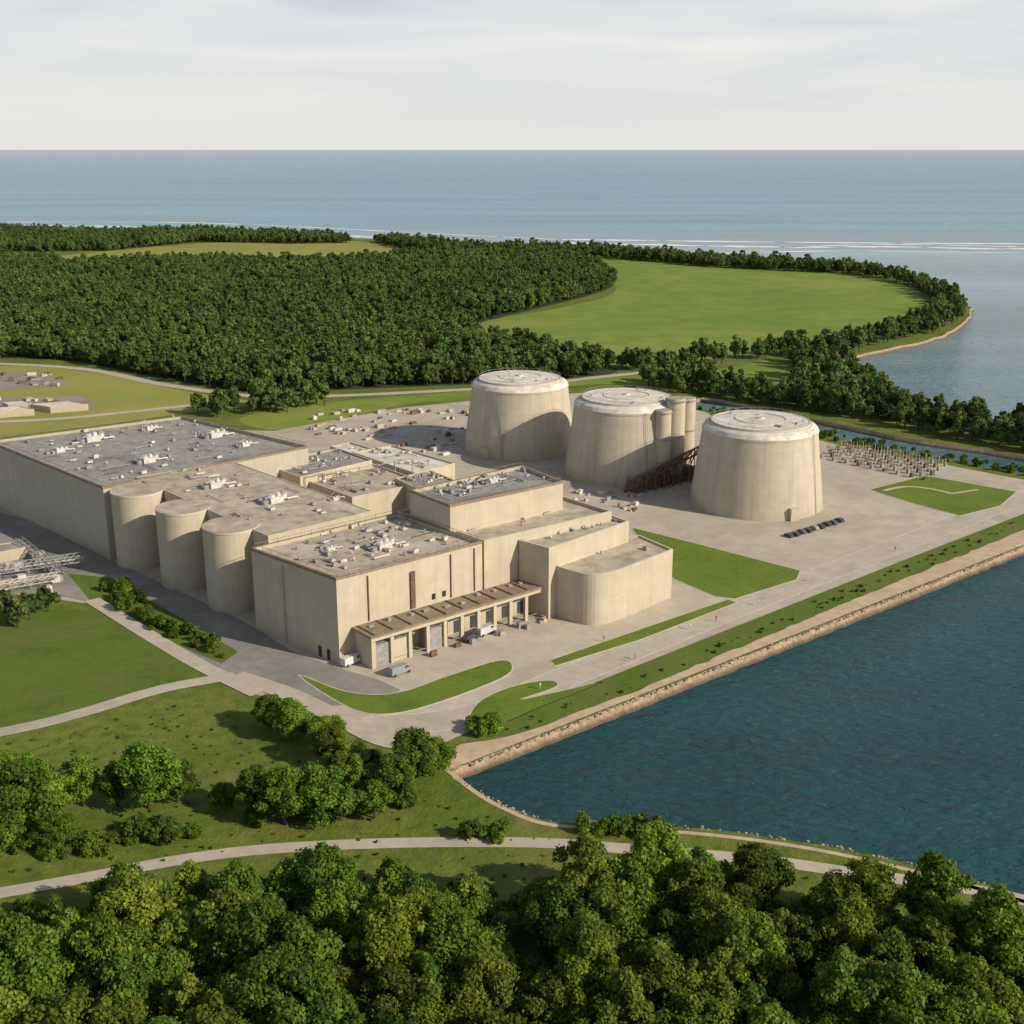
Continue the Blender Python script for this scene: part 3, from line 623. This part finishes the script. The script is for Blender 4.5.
c0=Vector(G(822,458));c1=Vector(G(925,480));c3=Vector(G(845,446))
ex=(c1-c0);ey=(c3-c0)
for i in range(17):
    for j in range(7):
        q=c0+ex*(i/16)+ey*1.0*(j/6)
        if (i+j)%2==0:
            mb.box((q.x,q.y,.05),(rr.uniform(.8,1.5),1,rr.uniform(.8,1.7)),.4,rr.choice((0,2)));mb.cyl((q.x,q.y,1.3),.16,.1,1.4,6,1)
        else:
            mb.beam((q.x,q.y,0),(q.x,q.y,3.4),.16,1)
            if i<16: q2=q+ex/16;mb.beam((q.x,q.y,3.4),(q2.x,q2.y,3.4),.12,2)
            q3=q+ey/6;mb.beam((q.x,q.y,3.1),(q3.x,q3.y,3.1),.1,2)
mb.make('bays',[M_steel,M_kerb,M_brown],B)
B=empty('lattice_pipe_bridge');mb=MB()
def latt(q0,q1,z0,z1,w,nseg,mi=0):
    q0=Vector((*q0,0));q1=Vector((*q1,0));d=(q1-q0).normalized();s=Vector((-d.y,d.x,0))*w/2
    for i in range(nseg):
        A=q0.lerp(q1,i/nseg);C=q0.lerp(q1,(i+1)/nseg)
        for sg in (-1,1):
            a_=A+s*sg;c_2=C+s*sg
            for z in (z0,z1): mb.beam((a_.x,a_.y,z),(c_2.x,c_2.y,z),.18,mi)
            mb.beam((a_.x,a_.y,z0),(c_2.x,c_2.y,z1) if i%2 else (a_.x,a_.y,z1),.12,mi);mb.beam((a_.x,a_.y,z1 if i%2 else z0),(c_2.x,c_2.y,z0 if i%2 else z1),.12,mi)
            if i%4==0: mb.beam((a_.x,a_.y,0),(a_.x,a_.y,z0),.3,1)
        mb.beam(((A-s).x,(A-s).y,z1),((C+s).x,(C+s).y,z1),.12,mi)
    mb.pipe([(q0.x,q0.y,z0+.6),(q1.x,q1.y,z0+.6)],.3,2)
latt(G(-60,590),G(85,568),2.4,4.2,3,20,1)
latt(G(-60,604),G(60,584),1.6,3,2.4,16,2)
latt(G(20,548),G(62,582),1.8,3.2,2,10,1)
for i in range(26):
    x,y=G(rr.uniform(-20,60),rr.uniform(556,594));mb.box((x,y,.06),(rr.uniform(1,3),rr.uniform(1,2),rr.uniform(.5,2)),SA,rr.choice((0,1,2)))
mb.make('lattice_frames',[M_white,M_steel,M_kerb],B)
B=empty('storage_shed')
block(B,[(-30,548),(12,542),(26,547),(-12,554)],3.0,par=.3,th=.3,roof=M_roofg)
B=empty('warehouse')
for px,h in (([(30,404),(70,401),(88,404),(50,407)],2.5),([(-30,409),(20,406),(34,409),(-20,413)],2.5),([(2,402),(24,401),(32,403),(8,404.5)],2)): block(B,px,h,par=.3,th=.3,roof=M_lid)
B=empty('yard_storage');mb=MB();rr=random.Random(9)
for i in range(110):
    u=rr.uniform(310,470);v=rr.uniform(410,455) 
    if u<400 and v>440: continue
    x,y=G(u,v);mb.box((x,y,.06),(rr.uniform(.8,3.5),rr.uniform(.8,2),rr.uniform(.4,1.6)),SA,rr.choice((0,1,2,2,3)))
for i in range(30):
    x,y=G(rr.uniform(570,640),rr.uniform(492,512));mb.box((x,y,.06),(rr.uniform(.5,2),rr.uniform(.5,1.5),rr.uniform(.3,1.4)),SA,rr.choice((0,1,2,3)))
for i in range(50):
    x,y=G(rr.uniform(-40,60),rr.choice((rr.uniform(375,386),rr.uniform(400,411))));mb.box((x,y,.06),(rr.uniform(1.5,6),rr.uniform(1,3),rr.uniform(.6,2)),rr.uniform(0,3),rr.choice((0,1,2,3)))
mb.make('crates_and_containers',[M_white,M_steel,M_roofb,M_brown],B)
def car(x,y,ang,colr,van=False):
    C=empty('parked_van' if van else 'parked_car');m=mat('car_paint',colr,tuple(min(1,k*1.1) for k in colr),1,rough=.35,spec=.6)
    l=2.2;prof=[(-l,.35),(l,.35),(l,.85),(l-.9,1.0),(l-1.5,1.5),(-l+1.0,1.5),(-l+.2,1.0),(-l,.9)]
    if van: l=2.7;prof=[(-l,.4),(l,.4),(l,1.1),(l-.6,1.3),(l-1.1,2.1),(-l,2.1)]
    def ex(pf,w,mm,nm):
        n=len(pf);v=[(a,-w/2,b) for a,b in pf]+[(a,w/2,b) for a,b in pf];f=[tuple(range(n)),tuple(range(2*n-1,n-1,-1))]+[(i+n,(i+1)%n+n,(i+1)%n,i) for i in range(n)]
        me=bpy.data.meshes.new(nm);me.from_pydata(v,[],f);me.materials.append(mm);o=obj(nm,me,C);b=o.modifiers.new('b','BEVEL');b.width=.06;b.segments=2;return o
    ex(prof,1.8,m,'body')
    if van: ex([(l-1.05,1.3),(l-.64,1.3),(l-1.1,1.95),(l-2.0,1.95),(l-2.0,1.3)],1.83,M_glass,'windows')
    else: ex([(l-1.1,1.02),(l-1.56,1.44),(-l+1.04,1.44),(-l+.4,1.02)],1.83,M_glass,'windows')
    for i,(wx,wy) in enumerate(((-l+.8,.8),(l-.8,.8),(-l+.8,-.8),(l-.8,-.8))):
        mb=MB();mb.cyl((0,0,-.12),.34,.34,.24,16,0);w=mb.make('wheel_%d'%(i+1),[M_rub],C);w.rotation_euler=(math.pi/2,0,0);w.location=(wx,wy,.34)
    C.location=(x,y,.1);C.rotation_euler[2]=ang;return C
cols=[(.5,.5,.5),(.05,.05,.06),(.6,.6,.6),(.25,.04,.03),(.06,.09,.16),(.3,.3,.31)]
car(*G(400,674),SA,(.25,.28,.28),True)
for u,v,i,vn in ((486,634,0,1),(352,664,2,1),(470,640,1,0),(560,612,3,0)): car(*G(u,v),SA+.1,cols[i],bool(vn))
for i in range(9): C=car(*G(789+i*6.3,537-i*1.9+(i%2)*.6),SA+1.3,cols[[1,1,4,1,5,1,1,4,1][i]]);C.scale=(.75,.75,.75)
def person(x,y,ang,shirt,trouser):
    v=[(0,0,.95),(0,0,1.2),(0,0,1.42),(0,0,1.52),(0,.01,1.66),(.1,0,.9),(.12,.04,.5),(.12,.02,.08),(.12,.16,.04),(-.1,0,.9),(-.12,-.06,.5),(-.12,-.12,.08),(-.12,.02,.04),(.19,0,1.4),(.25,-.04,1.12),(.26,.06,.88),(-.19,0,1.4),(-.25,.03,1.12),(-.26,.1,.88)]
    e_=[(0,1),(1,2),(2,3),(3,4),(0,5),(5,6),(6,7),(7,8),(0,9),(9,10),(10,11),(11,12),(2,13),(13,14),(14,15),(2,16),(16,17),(17,18)]
    rs=[.15,.14,.15,.06,.11,.095,.065,.045,.04,.095,.065,.045,.04,.065,.045,.035,.065,.045,.035]
    me=bpy.data.meshes.new('person');me.from_pydata(v,e_,[]);o=obj('person',me);me.materials.append(mat('clothes',shirt,trouser,1.2))
    o.modifiers.new('s','SKIN')
    for i,r in enumerate(rs): me.skin_vertices[0].data[i].radius=(r,r*.85)
    me.skin_vertices[0].data[0].use_root=True
    o.modifiers.new('d','SUBSURF').levels=1;o.location=(x,y,.12);o.rotation_euler[2]=ang
for i,(u,v) in enumerate(((630,662),(635,660),(604,642),(690,630),(716,622),(758,606),(812,582),(895,552),(540,690))): person(*G(u,v),i*1.3,((.6,.6,.58),(.5,.2,.1),(.6,.6,.62))[i%3],(.08,.09,.12))
st=newcoll('riprap_stones')
for i in range(3):
    bm=bmesh.new();bmesh.ops.create_icosphere(bm,subdivisions=2,radius=.6);r_=random.Random(i)
    for v in bm.verts: v.co*=r_.uniform(.75,1.15);v.co.z*=.6
    me=bpy.data.meshes.new('rock');bm.to_mesh(me);bm.free();me.materials.append(mat('stone',(.36,.29,.22),(.44,.36,.28),1,(.16,.12,.09),2,.5,rnd=.3));o=bpy.data.objects.new('rock',me);st.objects.link(o);o.location=(*G(452+i*3,768),0);o.scale=(.5,.5,.5)
sp=[];rr=random.Random(2)
for a_,b_ in zip(quay,quay[1:]):
    L_=math.dist(a_,b_)
    for i in range(int(L_*2.6)):
        t=rr.random();sp.append((a_[0]+(b_[0]-a_[0])*t+rr.uniform(-.8,1.0)*.66,a_[1]+(b_[1]-a_[1])*t-rr.uniform(-.8,1.0)*.74))
for a_,b_ in zip(near,near[1:]):
    L_=math.dist(a_,b_)
    for i in range(int(L_*1.6)):
        t=rr.random();sp.append((a_[0]+(b_[0]-a_[0])*t+rr.uniform(-.3,.3),a_[1]+(b_[1]-a_[1])*t+rr.uniform(-.2,.8)))
scatter('riprap',sp,st,.1,.6,3)
# ================= LIGHT / SKY / CAMERA =================
tx,ty=-.88,.46;el=math.radians(29)
sd=bpy.data.lights.new('sun','SUN');sd.energy=4.8;sd.angle=math.radians(.5);sd.color=(1,.88,.70);so=bpy.data.objects.new('sun',sd);ROOT.objects.link(so)
l_=math.hypot(tx,ty);dv=Vector((tx/l_*math.cos(el),ty/l_*math.cos(el),-math.sin(el)));so.rotation_euler=dv.to_track_quat('-Z','Y').to_euler()
w=bpy.data.worlds.new('World');S.world=w;w.use_nodes=True;N=w.node_tree.nodes;L=w.node_tree.links;bg=N['Background']
sk=N.new('ShaderNodeTexSky');sk.sky_type='NISHITA';sk.sun_disc=False;sk.sun_elevation=el;sk.sun_rotation=math.atan2(-tx,-ty);sk.air_density=1.2;sk.dust_density=2
L.new(sk.outputs[0],bg.inputs['Color']);bg.inputs['Strength'].default_value=.06
tc=N.new('ShaderNodeTexCoord');sx=N.new('ShaderNodeSeparateXYZ');L.new(tc.outputs['Generated'],sx.inputs[0])
mp=N.new('ShaderNodeMapping');mp.inputs['Scale'].default_value=(1.6,1.6,14);L.new(tc.outputs['Generated'],mp.inputs[0])
no=N.new('ShaderNodeTexNoise');no.inputs['Scale'].default_value=1.6;no.inputs['Detail'].default_value=7;no.inputs['Distortion'].default_value=.4;L.new(mp.outputs[0],no.inputs['Vector'])
r1=N.new('ShaderNodeMapRange');r1.inputs[1].default_value=.38;r1.inputs[2].default_value=.62;L.new(no.outputs['Fac'],r1.inputs[0])
b2=N.new('ShaderNodeBackground');cm=N.new('ShaderNodeMix');cm.data_type='RGBA';cm.inputs[6].default_value=(.62,.70,.78,1);cm.inputs[7].default_value=(.90,.90,.88,1);L.new(r1.outputs[0],cm.inputs[0])
hz=N.new('ShaderNodeMapRange');hz.inputs[1].default_value=0;hz.inputs[2].default_value=.11;hz.inputs[3].default_value=1;hz.inputs[4].default_value=0;L.new(sx.outputs['Z'],hz.inputs[0])
cm2=N.new('ShaderNodeMix');cm2.data_type='RGBA';L.new(hz.outputs[0],cm2.inputs[0]);L.new(cm.outputs[2],cm2.inputs[6]);cm2.inputs[7].default_value=(.83,.815,.78,1);L.new(cm2.outputs[2],b2.inputs['Color'])
b2.inputs['Strength'].default_value=1
fz=N.new('ShaderNodeMapRange');fz.inputs[1].default_value=.08;fz.inputs[2].default_value=.5;fz.inputs[3].default_value=.95;fz.inputs[4].default_value=.1;L.new(sx.outputs['Z'],fz.inputs[0])
ms=N.new('ShaderNodeMixShader');L.new(fz.outputs[0],ms.inputs[0]);L.new(bg.outputs[0],ms.inputs[1]);L.new(b2.outputs[0],ms.inputs[2]);L.new(ms.outputs[0],N['World Output'].inputs['Surface'])
cd=bpy.data.cameras.new('camera');cd.sensor_width=36;cd.lens=F*36/1024;cd.clip_end=400000;cd.clip_start=1
co=bpy.data.objects.new('camera',cd);ROOT.objects.link(co);co.location=(0,0,H);co.rotation_euler=(math.pi/2-TH,0,0);S.camera=co
S.view_settings.view_transform='Standard';S.view_settings.look='None';S.view_settings.exposure=0
